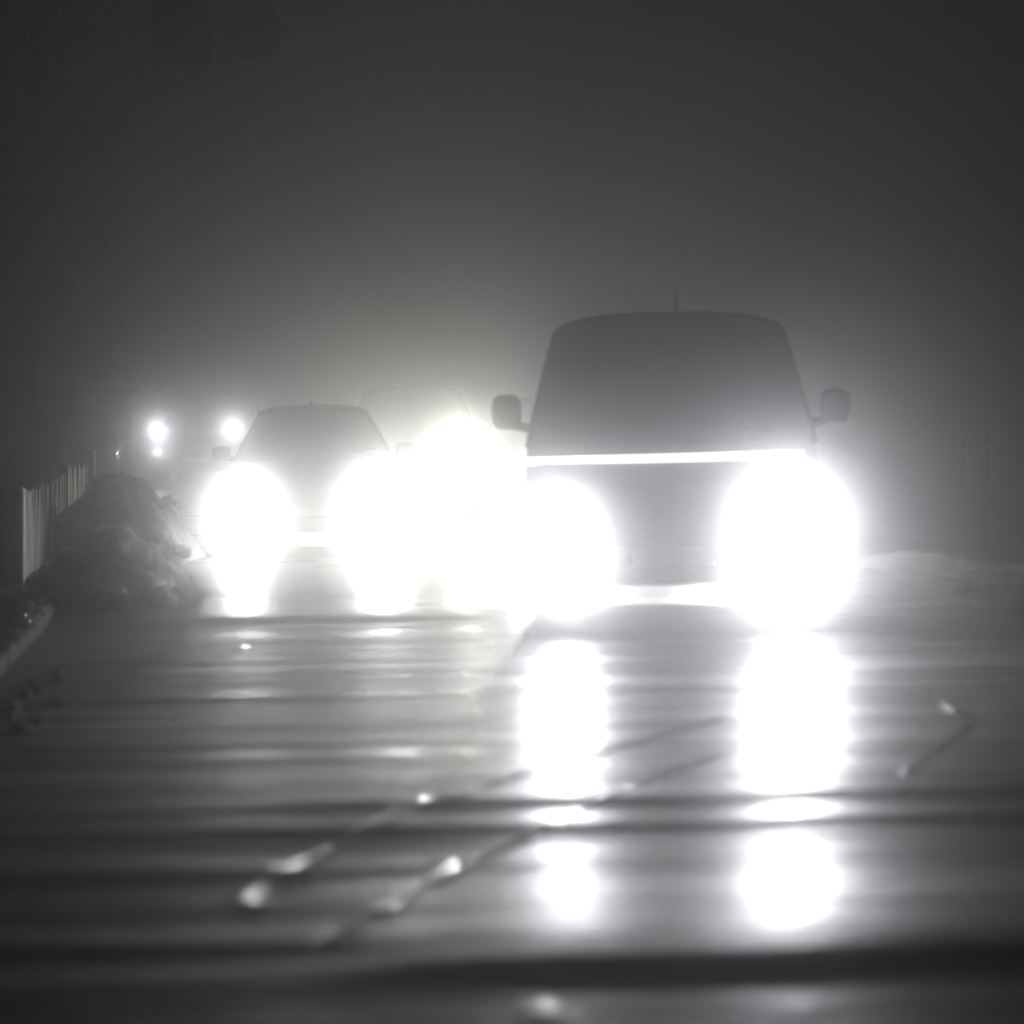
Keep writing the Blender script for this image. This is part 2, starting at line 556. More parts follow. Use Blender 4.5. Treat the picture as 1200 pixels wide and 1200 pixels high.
def headlight(parent, x, y, z, w, h, lm, power, color, aim=(0, 0), name='headlight', spread=150):
    """lamp unit: housing, bright reflector ring, glowing lens and its beam"""
    hd = empty(name, (x, y, z)); hd.parent = parent
    ellipsoid('housing', (0, .035, 0), (w, .075, h), M['trim'], hd, power=.8)
    bm = bmesh.new()
    r = min(w, h) * .8
    n = 24
    def ring(rad, yy): return [bm.verts.new((math.cos(k * 2 * math.pi / n) * rad * 1.15, yy, math.sin(k * 2 * math.pi / n) * rad)) for k in range(n)]
    a, b, c2 = ring(r, -.050), ring(r * .9, -.056), ring(r * .82, -.049)
    for p, q in ((a, b), (b, c2)):
        for k in range(n): bm.faces.new((p[k], p[(k + 1) % n], q[(k + 1) % n], q[k]))
    bm_obj('reflector', bm, M['reflector'], hd, smooth=True)
    bm = bmesh.new()
    prev = None
    for rad, yy in ((r * .8, -.050), (r * .6, -.060), (r * .3, -.066)):
        cur = ring(rad, yy)
        if prev:
            for k in range(n): bm.faces.new((prev[k], prev[(k + 1) % n], cur[(k + 1) % n], cur[k]))
        prev = cur
    bm.faces.new(prev)
    me = bpy.data.meshes.new('lens'); bm.to_mesh(me); bm.free(); me.materials.append(lm)
    link('lens', me, hd)
    ld = bpy.data.lights.new('beam', 'SPOT')
    ld.energy = power * BEAM; ld.color = color; ld.spot_size = R(spread); ld.spot_blend = .9
    ld.shadow_soft_size = r * .5
    lo = bpy.data.objects.new('beam', ld); COL.objects.link(lo); lo.parent = hd
    lo.location = (0, -.10 - r * .5, 0)
    lo.rotation_euler = (R(90 + aim[1]), 0, R(aim[0] + 180))
    # a spot shines along its -Z: turn that to the car's front (-Y)
    lo.rotation_euler = Vector((aim[0], -1, aim[1])).to_track_quat('-Z', 'Z').to_euler()
    return hd

def side_mirror(parent, x, y, z, w, h, m):
    s = 1 if x > 0 else -1
    mo = empty('mirror', (x, y, z)); mo.parent = parent
    ellipsoid('mirror_housing', (0, 0, 0), (w / 2, .085, h / 2), m, mo, power=.62)
    tube('mirror_arm', [(-s * w * .1, .01, -h * .36), (-s * w * .55, .03, -h * .44), (-s * w * .95, .06, -h * .5)], [.032, .03, .04], M['trim'], mo)
    box('mirror_glass', (0, .084, 0), (w * .78, .006, h * .74), M['chrome'], mo, bev=.002)

def seats(parent, x, y, z0, hw):
    so = empty('seat', (x, y, z0)); so.parent = parent
    box('cushion', (0, 0, .08), (hw * 2, .5, .16), M['seat'], so, bev=.04)
    box('backrest', (0, .30, .42), (hw * 1.9, .14, .62), M['seat'], so, Matrix.Rotation(R(-10), 3, 'X'), .05)
    box('headrest', (0, .385, .84), (hw * 1.0, .10, .18), M['seat'], so, Matrix.Rotation(R(-8), 3, 'X'), .04)

def vehicle(P):
    root = empty(P['name'], (P['x'], P['d'], ground_z(P['x']) + .002), (0, -math.atan(CAMBER), P.get('yaw', 0)))
    tag(root, P['label'], P['cat'], P.get('group'))
    pm = P['paint']; Lr = P['len']; hw = P['hw']; wr = P['wr']; tr = hw - .12
    loft_body('body', P['body'], pm, root, P['wheels'], wr, tr)
    cabin(root, P['cabin'], P['sidewin'], pm, M['tinted'], P.get('bulge', .1))
    for wy in P['wheels']:
        for s in (-1, 1): wheel(root, s * tr, wy, wr, .21)
    zc, yc = P['cowl']
    # dashboard, steering wheel and seats seen dimly through the glass
    box('dashboard', (0, yc + .42, zc - .03), (hw * 1.62, .45, .12), M['trim'], root, bev=.04)
    sw = bmesh.new()
    pts = [(-hw * .42 + math.cos(a) * .18, yc + .72 + math.sin(a) * .05, zc + .02 + math.sin(a) * .17) for a in np.linspace(0, 2 * math.pi, 19)]
    add_tube(sw, pts, .014, 6)
    add_box(sw, (-hw * .42, yc + .72, zc + .02), (.30, .03, .06), None, .01)
    bm_obj('steering_wheel', sw, M['trim'], root, smooth=True, angle=50)
    for s in (-1, 1): seats(root, s * hw * .42, yc + 1.25, P['seat_z'], .24)
    # wipers
    for k, xs in enumerate((-.55, .15)):
        tube('wiper', [(xs * hw, yc + .02, zc + .05), (xs * hw + .18, yc + .03, zc + .07), (xs * hw + .52, yc + .05, zc + .10)], .010, M['trim'], root, 6)
    # front: grille with slats, bumper, number plate, lamps
    gz, gh, gw = P['grille']
    gr = box('grille', (0, .012, gz), (gw, .05, gh), M['trim'], root, bev=.012)
    for k in range(3):
        box('slat', (0, -.020, gz - gh * .3 + k * gh * .3), (gw * .94, .012, gh * .09), M['chrome' if P.get('chrome') else 'trim'], gr, bev=.003)
    bz = P['bumper']
    bp = bmesh.new()
    pts = [(-hw * .985, .40, bz), (-hw * .95, .14, bz), (-hw * .78, .015, bz), (-hw * .4, -.022, bz), (0, -.03, bz), (hw * .4, -.022, bz), (hw * .78, .015, bz), (hw * .95, .14, bz), (hw * .985, .40, bz)]
    add_tube(bp, pts, [.05] + [.075] * 7 + [.05], 10)
    bm_obj('bumper', bp, P.get('bumper_paint', pm), root, smooth=True, angle=60)
    box('number_plate', (0, -.112, bz + .01), (.52, .012, .11), M['plate'], root, bev=.004)
    for i, (x, z, w, h, pw, aim, y) in enumerate(P['lamps']):
        headlight(root, x, y, z, w, h, P['lens'], pw, P['beam'], aim, spread=P.get('spread', 150))
    for (x, z, w, h, pw, aim, y) in P.get('fogs', []):
        headlight(root, x, y, z, w, h, P['lens'], pw, P['beam'], aim, name='fog_lamp', spread=P.get('spread', 150))
    mx, my, mz, mw, mh = P['mirror']
    for s in (-1, 1): side_mirror(root, s * mx, my, mz, mw, mh, P.get('mirror_paint', pm))
    for s in (-1, 1):
        ellipsoid('tail_light', (s * hw * .86, Lr - .05, P['tail_z']), (.08, .07, .16), M['red'], root, power=.7)
    for wy in (P['doors']):
        for s in (-1, 1):
            box('door_handle', (s * (hw * .985), wy, P['cowl'][0] - .12), (.03, .18, .028), M['trim'], root, bev=.008)
    if P.get('antenna'):
        ax, ay, az, ah = P['antenna']
        tube('antenna', [(ax, ay, az), (ax, ay + .02, az + ah)], [.007, .005], M['trim'], root, 6)
    return root

def van(**k):
    P = dict(len=4.9, hw=.95, wr=.335, wheels=(.95, 3.95), seat_z=.72, cowl=(1.16, .72), grille=(.80, .20, .95), bumper=.44, tail_z=1.0, doors=(1.95, 3.0), cat='van',
        body=[(0, .80, .36, .86, .06), (.05, .86, .28, .94, .07), (.16, .915, .255, 1.01, .09), (.40, .955, .25, 1.07, .10), (.75, .97, .25, 1.16, .10), (1.3, .98, .25, 1.22, .08), (4.6, .98, .26, 1.22, .08), (4.84, .96, .32, 1.20, .08), (4.9, .92, .38, 1.16, .07)],
        cabin=[(1.14, 2.03, .955, .80, .20, .74, 1.60), (1.15, 2.04, .96, .805, .20, .86, 1.72), (1.19, 2.05, .965, .81, .20, 1.9, 2.05), (1.19, 2.05, .965, .81, .20, 2.05, 2.15), (1.19, 2.05, .965, .81, .20, 3.3, 3.3), (1.19, 2.05, .965, .81, .20, 3.42, 3.42), (1.19, 2.04, .965, .81, .20, 4.62, 4.58), (1.18, 2.0, .95, .80, .20, 4.82, 4.72)],
        sidewin=(1, 3), bulge=.13, mirror=(1.085, .98, 1.375, .20, .23))
    P.update(k); return vehicle(P)

def car(**k):
    P = dict(len=4.3, hw=.885, wr=.31, wheels=(.85, 3.45), seat_z=.36, cowl=(.90, 1.08), grille=(.60, .10, .80), bumper=.40, tail_z=.8, doors=(2.1, 3.0), cat='car',
        body=[(0, .70, .36, .60, .06), (.05, .78, .26, .66, .07), (.16, .84, .20, .71, .08), (.40, .87, .18, .77, .09), (1.1, .885, .18, .90, .10), (1.6, .89, .18, .93, .08), (3.6, .89, .19, .95, .08), (4.1, .87, .24, .95, .09), (4.25, .84, .30, .92, .08), (4.3, .76, .38, .86, .06)],
        cabin=[(.90, 1.425, .81, .585, .11, 1.08, 1.88), (.91, 1.435, .82, .59, .11, 1.20, 1.98), (.92, 1.46, .83, .60, .11, 2.25, 2.35), (.92, 1.46, .83, .60, .11, 2.36, 2.44), (.93, 1.45, .83, .60, .11, 3.25, 3.2), (.93, 1.44, .83, .59, .11, 3.40, 3.32), (.93, 1.40, .80, .57, .11, 4.05, 3.75)],
        sidewin=(1, 3), bulge=.14, mirror=(.945, 1.30, .985, .20, .14))
    P.update(k); return vehicle(P)

def suv(**k):
    P = dict(len=4.5, hw=.92, wr=.36, wheels=(.88, 3.5), seat_z=.55, cowl=(1.08, 1.05), grille=(.76, .20, .80), bumper=.50, tail_z=1.0, doors=(2.1, 3.05), cat='car',
        body=[(0, .76, .44, .82, .07), (.05, .83, .34, .88, .08), (.16, .88, .28, .93, .09), (.40, .905, .27, .98, .10), (1.05, .92, .27, 1.08, .10), (1.6, .925, .27, 1.12, .08), (3.9, .925, .28, 1.14, .08), (4.35, .91, .34, 1.13, .08), (4.45, .88, .4, 1.1, .08), (4.5, .8, .46, 1.05, .07)],
        cabin=[(1.07, 1.70, .85, .63, .13, 1.05, 1.75), (1.08, 1.71, .86, .635, .13, 1.17, 1.85), (1.10, 1.74, .87, .65, .13, 2.2, 2.3), (1.10, 1.74, .87, .65, .13, 2.31, 2.39), (1.11, 1.73, .87, .65, .13, 3.4, 3.36), (1.11, 1.72, .87, .64, .13, 3.52, 3.48), (1.11, 1.68, .86, .62, .13, 4.35, 4.15)],
        sidewin=(1, 3), bulge=.12, mirror=(1.0, 1.25, 1.16, .20, .18))
    P.update(k); return vehicle(P)

COOL = (.95, .935, 1.0); NEUT = (1, .99, .97); WARM = (1, 1.0, .86)
BEAM = 0.050
E_VAN, E_CAR, E_SUV = 1500, 3700, 2600
L_cool = lamp_mat('cool lamp lens', (.93, .95, 1), 60)
L_neut = lamp_mat('white lamp lens', (1, 1, .98), 60)
L_warm = lamp_mat('warm lamp lens', (1, .99, .9), 60)

lead = van(name='van', x=1.03, d=20.0, yaw=R(-2.6), label='big dark van with a glowing strip along its bonnet edge', paint=paint('dark grey van paint', (.03, .03, .034), .6, .1), bumper_paint=M['trim'], mirror_paint=M['trim'],
    lens=L_cool, beam=COOL, spread=105, antenna=(.06, 1.9, 2.03, .16),
    lamps=[(-.74, .66, .17, .12, E_VAN * .62, (-.0, -.02), -.02), (.72, .70, .17, .12, E_VAN * 1.5, (-.0, -.02), -.02)],
    fogs=[(.70, .36, .07, .06, E_VAN * 1.9, (0, -.03), -.02), (-.68, .38, .07, .06, E_VAN * 1.0, (0, -.03), -.02)])
# the glowing strip
bm = bmesh.new()
add_tube(bm, [(-.925 + 1.76 * t, .335 - .09 * (1 - (2 * t - 1) ** 2), 1.055 + .012 * t) for t in np.linspace(0, 1, 17)], .026, 10)
strip = bm_obj('light_strip', bm, M['lightbar'], lead, smooth=True, angle=60)
strip['label'] = 'white glowing strip across the bonnet edge'

van(name='van', x=1.24, d=29.3, yaw=R(.5), label='van mostly hidden behind the big dark van with the glowing strip', paint=paint('pale van paint', (.22, .22, .23)), lens=L_neut, beam=NEUT,
    lamps=[(-.74, .76, .17, .12, 12000, (0, 0), -.02), (.74, .78, .17, .12, 14000, (0, 0), -.02)])

car(name='hatchback', x=-1.96, d=31.5, yaw=R(3.2), label='low dark hatchback with oval mirrors and both headlights blazing', paint=paint('dark car paint', (.035, .035, .04), .5, .2), lens=L_neut, beam=NEUT, spread=110,
    lamps=[(-.68, .62, .16, .085, E_CAR * .10, (0, -.02), -.01), (.68, .62, .16, .085, E_CAR * .15, (0, -.02), -.01)],
    fogs=[(-.68, .30, .06, .05, E_CAR * .75, (0, -.03), -.01), (.68, .30, .06, .05, E_CAR * 1.05, (0, -.03), -.01)], antenna=(-.02, 2.1, 1.455, .05))

suv(name='off_road_car', x=-1.36, d=41.5, yaw=0, label='tall car fading into fog behind the dark hatchback, warm tinted headlight', paint=paint('grey green paint', (.20, .21, .19), .6, .1), lens=L_warm, beam=WARM,
    lamps=[(-.70, .80, .15, .10, E_SUV * 5.0, (.03, 0), -.02), (.72, .80, .15, .10, E_SUV * 1.0, (.03, 0), -.02)])

suv(name='off_road_car', x=-5.95, d=60, yaw=R(-3), spread=110, label='distant high car with round headlights beside the parked car', paint=paint('grey paint', (.12, .12, .125)), lens=L_cool, beam=COOL,
    lamps=[(-.70, 1.08, .15, .10, 430, (.09, 0), -.01), (.72, 1.08, .15, .10, 480, (.09, 0), -.01)],
    fogs=[(-.72, .68, .07, .06, 110, (.09, 0), -.02)])

car(name='parked_car', x=-8.05, d=58.0, yaw=R(4), label='unlit parked car with wet glints beyond the snow heaps', paint=paint('wet dark paint', (.05, .05, .055)), lens=mat('unlit lens', (.6, .6, .62), .1, var=.05, coat=1), beam=COOL, lamps=[], chrome=True)

# ------------------------------------------------------------------ ploughed snow
def snow_heap(name, label, c, rx, ry, h, seed, chunks, m, cat='snow heap'):
    o = empty(name, (c[0], c[1], ground_z(c[0]) - .03)); tag(o, label, cat, 'ploughed snow heaps')
    bm = bmesh.new(); nr, na = 44, 110
    rows = []
    for i in range(nr + 1):
        t = i / nr
        row = []
        for k in range(na):
            a = k * 2 * math.pi / na
            q = Vector((math.cos(a), math.sin(a), 0)) * t
            edge = 1 + .22 * noise.noise(Vector((math.cos(a) * 1.6, math.sin(a) * 1.6, seed)))
            x, y = q.x * rx * edge, q.y * ry * edge
            z = h * (1 - t ** 1.7) ** 1.05
            amp = (1 - t) * .9 + .1
            z += h * .32 * fbm((x * 2.6, y * 2.6, seed)) * amp + .10 * abs(fbm((x * 7, y * 7, seed + 3))) * amp + .035 * fbm((x * 17, y * 17, seed))
            row.append(bm.verts.new((x, y, max(z, -.02) if t < 1 else -.05)))
        rows.append(row)
    for i in range(nr):
        for k in range(na):
            bm.faces.new((rows[i][k], rows[i][(k + 1) % na], rows[i + 1][(k + 1) % na], rows[i + 1][k]))
    bmesh.ops.remove_doubles(bm, verts=bm.verts, dist=.0005)
    bm_obj('mound', bm, m, o, smooth=True)
    rnd = random.Random(seed)
    for i in range(chunks):
        a = rnd.uniform(0, 2 * math.pi); t = rnd.uniform(.05, .9) ** .8
        x, y = math.cos(a) * t * rx, math.sin(a) * t * ry
        z = h * (1 - t ** 1.7) ** 1.05 + h * .15 * fbm((x * 2.6, y * 2.6, seed))
        s = rnd.uniform(.04, .12)
        bm = bmesh.new(); bmesh.ops.create_icosphere(bm, subdivisions=2, radius=s)
        for w in bm.verts:
            w.co *= 1 + .5 * noise.noise(w.co * (2.2 / s) * .6 + Vector((i, seed, 0)))
            w.co.z *= .75
        bm_obj('lump', bm, m, o, smooth=False, loc=(x, y, z + s * .25))
    return o
snow_heap('snow_heap', 'pale rough heap of ploughed snow at the end of the kerb', (-2.95, 23.3), .66, 1.0, .52, 11, 60, M['litsnow'])
snow_heap('snow_heap', 'larger dark heap of snow behind the picket fence end', (-3.80, 30.6), .85, 1.6, .80, 23, 14, M['shadesnow'])
snow_heap('snow_heap', 'small snow heap touching the larger dark heap by the road', (-3.42, 31.6), .30, .6, .55, 31, 4, M['shadesnow'])
# long bank along the right edge
def bank():
    o = empty('snow_bank', (0, 0, 0)); tag(o, 'long low bank of dirty snow along the right road edge', 'snow bank')
    ys = np.linspace(8, 60, 520); nx = 26; v = []
    for y in ys:
        c = right_x(y) + .55
        for i in range(nx):
            u = -1 + 2 * i / (nx - 1)
            x = c + u * .75 + .12 * noise.noise(Vector((y * .8, u, 2)))
            z = .11 * (1 - abs(u) ** 1.8) * (.85 + .4 * noise.noise(Vector((y * .45, 3, 0)))) + (.04 * fbm((x * 2.5, y * 2.5, 7)) + .02 * fbm((x * 9, y * 9, 2))) * (1 - abs(u) ** 3)
            v.append((x, y, ground_z(x) - .06 + (z if abs(u) < 1 else -.02)))
    f = [(j * nx + i, j * nx + i + 1, (j + 1) * nx + i + 1, (j + 1) * nx + i) for j in range(len(ys) - 1) for i in range(nx - 1)]
    mesh('mound', v, f, M['ground'], o, smooth=True)
    tag(o)
bank()

# ice chunks along the kerb
rnd = random.Random(5)
def chunk_mesh(i, s):
    bm = bmesh.new(); bmesh.ops.create_icosphere(bm, subdivisions=3, radius=1)
    for w in bm.verts:
        w.co *= 1 + .45 * noise.noise(w.co * 1.3 + Vector((i * 3.3, 1, 2)))
        w.co.z *= .65
    bmesh.ops.scale(bm, vec=(s, s, s), verts=bm.verts)
    me = bpy.data.meshes.new('ice_chunk'); bm.to_mesh(me); bm.free(); me.materials.append(M['ice'])
    for p in me.polygons: p.use_smooth = True
    return me
M['ice'].node_tree.nodes['Principled BSDF'].inputs['Roughness'].default_value = .16
cm = [chunk_mesh(i, 1) for i in range(6)]
def ice_chunk(x, y, z, s, label, group, flat=1.0):
    o = link('ice_chunk', cm[rnd.randrange(6)], None, (x, y, z + s * .3))
    o.scale = (s, s, s * flat); o.rotation_euler = (rnd.uniform(-.3, .3) * flat, rnd.uniform(-.3, .3) * flat, rnd.uniform(0, 6))
    if flat < 1: o.location.z = z
    tag(o, label, 'ice chunk', group)
for i in range(34):
    y = 15.6 + i * .22 + rnd.uniform(-.1, .1)
    x = left_x(y) - rnd.uniform(.02, .16)
    ice_chunk(x, y, ground_z(x) + .12, rnd.uniform(.025, .065), 'lump of ice lying on top of the kerb', 'ice on the kerb')
for i in range(10):
    y = 14.3 + i * .34 + rnd.uniform(-.1, .1)
    x = left_x(y) + rnd.uniform(.06, .34)
    ice_chunk(x, y, ground_z(x), rnd.uniform(.025, .05), 'lump of ice lying on the road below the kerb', 'ice in the gutter')

# ridges of slush left by tyres
def ridge(label, pts, wid, ht, seed):
    pts = [Vector(p) for p in pts]; rows = []; N = 150; K = 9
    seg = [0]
    for a, b in zip(pts, pts[1:]): seg.append(seg[-1] + (b - a).length)
    bm = bmesh.new()
    for j in range(N + 1):
        s = seg[-1] * j / N
        x = float(np.interp(s, seg, [p.x for p in pts])); y = float(np.interp(s, seg, [p.y for p in pts]))
        s2 = min(seg[-1], s + .05)
        d = Vector((float(np.interp(s2, seg, [p.x for p in pts])) - x, float(np.interp(s2, seg, [p.y for p in pts])) - y))
        if d.length < 1e-4: d = Vector((pts[-1].x - pts[-2].x, pts[-1].y - pts[-2].y))
        d.normalize(); nrm = Vector((d.y, -d.x))
        e = min(1, 6 * j / N, 6 * (N - j) / N)
        hh = ht * e * max(.06, .35 + 1.5 * noise.noise(Vector((s * 2.1, seed, 0))))
        row = []
        for k in range(K):
            u = -1 + 2 * k / (K - 1)
            px = x + nrm.x * u * wid * (.7 + .5 * noise.noise(Vector((s * 2, seed, u)))) ; py = y + nrm.y * u * wid
            z = hh * (1 - u * u) + .25 * hh * noise.noise(Vector((px * 14, py * 14, seed)))
            row.append(bm.verts.new((px, py, ground_z(px) + bumpy(px, py) + (z if 0 < k < K - 1 else -.012))))
        rows.append(row)
    for a, b in zip(rows, rows[1:]):
        for k in range(K - 1): bm.faces.new((a[k], a[k + 1], b[k + 1], b[k]))
    o = bm_obj('slush_ridge', bm, M['slush'], smooth=True)
    tag(o, label, 'slush ridge')
def px(x, y): d = FPX * CAM_H / (y - 475); return ((x - 600) * d / FPX, d, 0)
ridge('long thin ridge of icy slush slanting over the road', [px(268, 1056), px(340, 1016), px(470, 950), px(545, 933), px(720, 882), px(850, 845)], .06, .006, 1.5)
ridge('second slush ridge beside the long thin one, running parallel', [px(360, 1112), px(460, 1060), px(492, 1038), px(640, 970), px(770, 918), px(850, 893)], .055, .0055, 7.7)
ridge('short bent ridge of slush right of the van', [px(1062, 922), px(1100, 890), px(1142, 856), px(1105, 832)], .05, .005, 4.1)

for (qx, qy, sz, lb) in ((540, 936, .055, 'brightest ice glint added on the long slush ridge'), (470, 949, .045, 'ice glint added on the long ridge next to the brightest one'),
        (345, 1014, .05, 'wide ice glint added in the middle of the slush ridge'), (300, 1049, .045, 'ice glint added where the long slush ridge ends'),
        (458, 1064, .048, 'larger ice glint added on the second slush ridge'), (486, 1041, .035, 'small ice glint added on the second slush ridge'),
        (467, 908, .03, 'small glint lump added off the slush ridge on dull road'), (285, 752, .05, 'flat glint lump added on the dull road before the hatchback'), (1105, 832, .028, 'ice glint added at the end of the short bent ridge'),
        (652, 1184, .05, 'flat glint lump added below the dark swell in the road'), (618, 1185, .035, 'small glint lump added beside the flat one below the dark swell')):
    q = px(qx, qy); ice_chunk(q[0], q[1], ground_z(q[0]) + bumpy(q[0], q[1]), sz * 1.5, lb, None, .08)  # flat glossy lumps added to make the lamp glints on the road

# ------------------------------------------------------------------ fences
def picket_fence(name, label, line, h, step, w, posts, m, group=None, rail=.025):
    o = empty(name, (line[0][0], line[0][1], ground_z(line[0][0]))); tag(o, label, 'fence', group)
    org = o.location.copy()
    pts = [Vector((*p, 0)) for p in line]
    seg = [0]
    for a, b in zip(pts, pts[1:]): seg.append(seg[-1] + (b - a).length)
    def at(s): return Vector((float(np.interp(s, seg, [p.x for p in pts])), float(np.interp(s, seg, [p.y for p in pts])), 0))
    bm = bmesh.new(); add_box(bm, (0, 0, h / 2), (w, .022, h), None, .004)
    first = bm_obj('slat', bm, m, o, smooth=True, angle=40)
    s = step * .6; i = 0
    while s < seg[-1]:
        p = at(s); d = at(min(s + .05, seg[-1])) - at(s - .05)
        ob = first if i == 0 else first.copy()
        if i: COL.objects.link(ob)
        ob.location = (p.x - org.x, p.y - org.y, ground_z(p.x) - org.z + random.uniform(-.03, .02))
        ob.rotation_euler = (random.uniform(-.02, .02), random.uniform(-.02, .02), math.atan2(d.y, d.x) + random.uniform(-.05, .05))
        s += step; i += 1
    for sp, ph, pr in posts:
        p = at(sp * seg[-1])
        box('post', (p.x - org.x, p.y - org.y, ph / 2 - .02 + ground_z(p.x) - org.z), (pr, pr, ph), M['post'], o, bev=.01)
    if rail:
        for zz in (.25, .82):
            bm = bmesh.new()
            n = 24
            add_tube(bm, [(at(seg[-1] * k / n).x - org.x - .035, at(seg[-1] * k / n).y - org.y, h * zz + ground_z(at(seg[-1] * k / n).x) - org.z) for k in range(n + 1)], rail, 6)
            bm_obj('rail', bm, M['post'], o, smooth=True, angle=50)
picket_fence('picket_fence', 'weathered picket fence beside the snow heaps, ending in a thick post', [(-3.82, 24.4), (-4.05, 27.0), (-4.4, 30.5), (-4.95, 35.5), (-5.15, 38.5)], .80, .105, .085, [(0, .88, .15), (.33, .84, .10), (.66, .90, .10), (1, 1.0, .17)], M['wood'])
picket_fence('picket_fence', 'faint tall picket fence in the fog below the house', [(-9.6, 50.0), (-7.2, 50.6)], 1.05, .19, .11, [(0, 1.1, .1), (.5, 1.1, .1), (1, 1.1, .1)], M['wood'])
for sx_, hh, lb in ((1127, .78, 'thin leaning marker stake beyond the right road edge'), (1158, .86, 'taller thin marker stake beyond the right road edge')):
    xx = (sx_ - 600) * 46 / FPX
    st = empty('marker_stake', (xx, 46, ground_z(xx) - .08), (0, R(2 if hh < .8 else -.5), 0)); tag(st, lb, 'stake', 'marker stakes')
    tube('shaft', [(0, 0, 0), (0, 0, hh * .5), (0, 0, hh + .08)], [.018, .017, .014], M['wood'], st, 8)
    tube('reflector_band', [(0, 0, hh - .12), (0, 0, hh - .03)], [.0205, .0205], M['plate'], st, 8)

# ------------------------------------------------------------------ house in the fog
def house():
    o = empty('house', (-11.5, 66, ground_z(-11.5) - .1)); tag(o, 'grey house with red brown eaves and one narrow lit window', 'house')
    def wall(name, c, s): return box(name, c, s, M['wall'], o, bev=.02)
    # main block (right corner near x = -9.9)
    wall('wall', (-1.6, 3, 1.6), (6.4, 6, 3.4))
    bm = bmesh.new()
    x0, x1, y0, y1, z = -5.2, 2.0, -.4, 6.4, 3.3
    q = [(x0, y0, z - .45), (x1, y0, z - .45), (x1, y1, z - .45), (x0, y1, z - .45), (x0, y0, z), (x1, y0, z), (x1, y1, z), (x0, y1, z), (x0 + 1, 3, z + 2.2), (x1 - 1.8, 3, z + 2.2)]
    vv = [bm.verts.new(p) for p in q]
    for f in ((0, 1, 5, 4), (1, 2, 6, 5), (2, 3, 7, 6), (3, 0, 4, 7), (4, 5, 9, 8), (5, 6, 9), (6, 7, 8, 9), (7, 4, 8), (3, 2, 1, 0)):
        bm.faces.new([vv[i] for i in f])
    rf = bm_obj('roof', bm, M['roof'], o)
    box('chimney', (-2.4, 3.4, 5.4), (.6, .6, 1.4), M['wall'], rf, bev=.02)
    # lower wing with the narrow window
    wall('wing_wall', (2.55, 3.2, .95), (1.84, 4.6, 2.1))
    box('wing_roof', (2.6, 3.2, 2.07), (2.1, 4.9, .12), M['roof'], o, Matrix.Rotation(R(3), 3, 'Y'), .02)
    wx, wz = 2.10, 1.05
    wd = empty('window', (wx, .89, wz)); wd.parent = o
    box('blind', (0, 0, 0), (.22, .01, .56), M['curtain'], wd, bev=.002)
    for s in (-1, 1): box('frame', (s * .125, -.02, 0), (.03, .06, .62), M['trim'], wd, bev=.004)
    for s in (-1, 1): box('frame', (0, -.018, s * .295), (.22, .056, .03), M['trim'], wd, bev=.004)
    box('mullion', (.0, -.014, 0), (.022, .03, .56), M['trim'], wd, bev=.003)
    for x in (-3.6, -.6):
        wn = empty('window', (x, -.02, 1.6)); wn.parent = o
        box('pane', (0, 0, 0), (1.0, .02, 1.1), mat('dark window pane', (.03, .03, .035), .1, var=.05, coat=.5), wn, bev=.002)
        for s in (-1, 1): box('frame', (s * .53, -.01, 0), (.06, .05, 1.22), M['plate'], wn, bev=.004)
        for s in (-1, 1): box('frame', (0, -.008, s * .58), (1.0, .046, .06), M['plate'], wn, bev=.004)
house()

# ------------------------------------------------------------------ bare tree at the left
def tree():
    base = Vector((-8.3, 38.5, ground_z(-8.3) - .05))
    o = empty('tree', base); tag(o, 'bare drooping tree overhanging the left roadside', 'tree')
    rn = random.Random(21)
    bm = bmesh.new()
    add_tube(bm, [(0, 0, 0), (.05, .02, 1.2), (.0, .05, 2.6), (.12, 0, 4.2), (.2, .05, 6.0), (.25, 0, 8.0)], [.24, .20, .17, .13, .09, .04], 12)
    bm_obj('trunk', bm, M['bark'], o, smooth=True)
    bm = bmesh.new(); cnt = [0]
    def branch(p, d, L_, r, lev):
        pts = [p.copy()]; rad = [r]
        n = 7
        q = p.copy(); dd = d.copy()
        for i in range(n):
            dd = (dd + Vector((rn.uniform(-.16, .16), rn.uniform(-.16, .16), rn.uniform(-.10, .10) - (.13 if lev < 2 else .10) * (1 if i > 1 else .2) + (.10 if i > 4 and lev == 2 else 0)))).normalized()
            q = q + dd * (L_ / n)
            pts.append(q.copy()); rad.append(max(.003, r * (1 - .82 * (i + 1) / n)))
            if lev < 3 and i > 0:
                for _ in range(2 if lev < 1 else 1):
                    side = Vector((rn.uniform(-1, 1), rn.uniform(-1, 1), rn.uniform(-.7, .45))).normalized()
                    branch(q, (dd * .8 + side * .75).normalized(), L_ * rn.uniform(.30, .5), max(.003, rad[-1] * .55), lev + 1)
        add_tube(bm, pts, rad, 8 if lev == 0 else (5 if lev == 1 else 3), cap=lev < 2)
        cnt[0] += 1
    for i in range(11):
        z = 3.3 + i * .42
        a = rn.uniform(-.9, .9) if i % 3 else rn.uniform(0, 6.28)
        branch(Vector((.1, 0, z)), Vector((math.cos(a), math.sin(a) * .8, .35)).normalized(), rn.uniform(2.2, 3.3), .07 - .003 * i, 0)
    bm_obj('crown', bm, M['bark'], o, smooth=True)
tree()

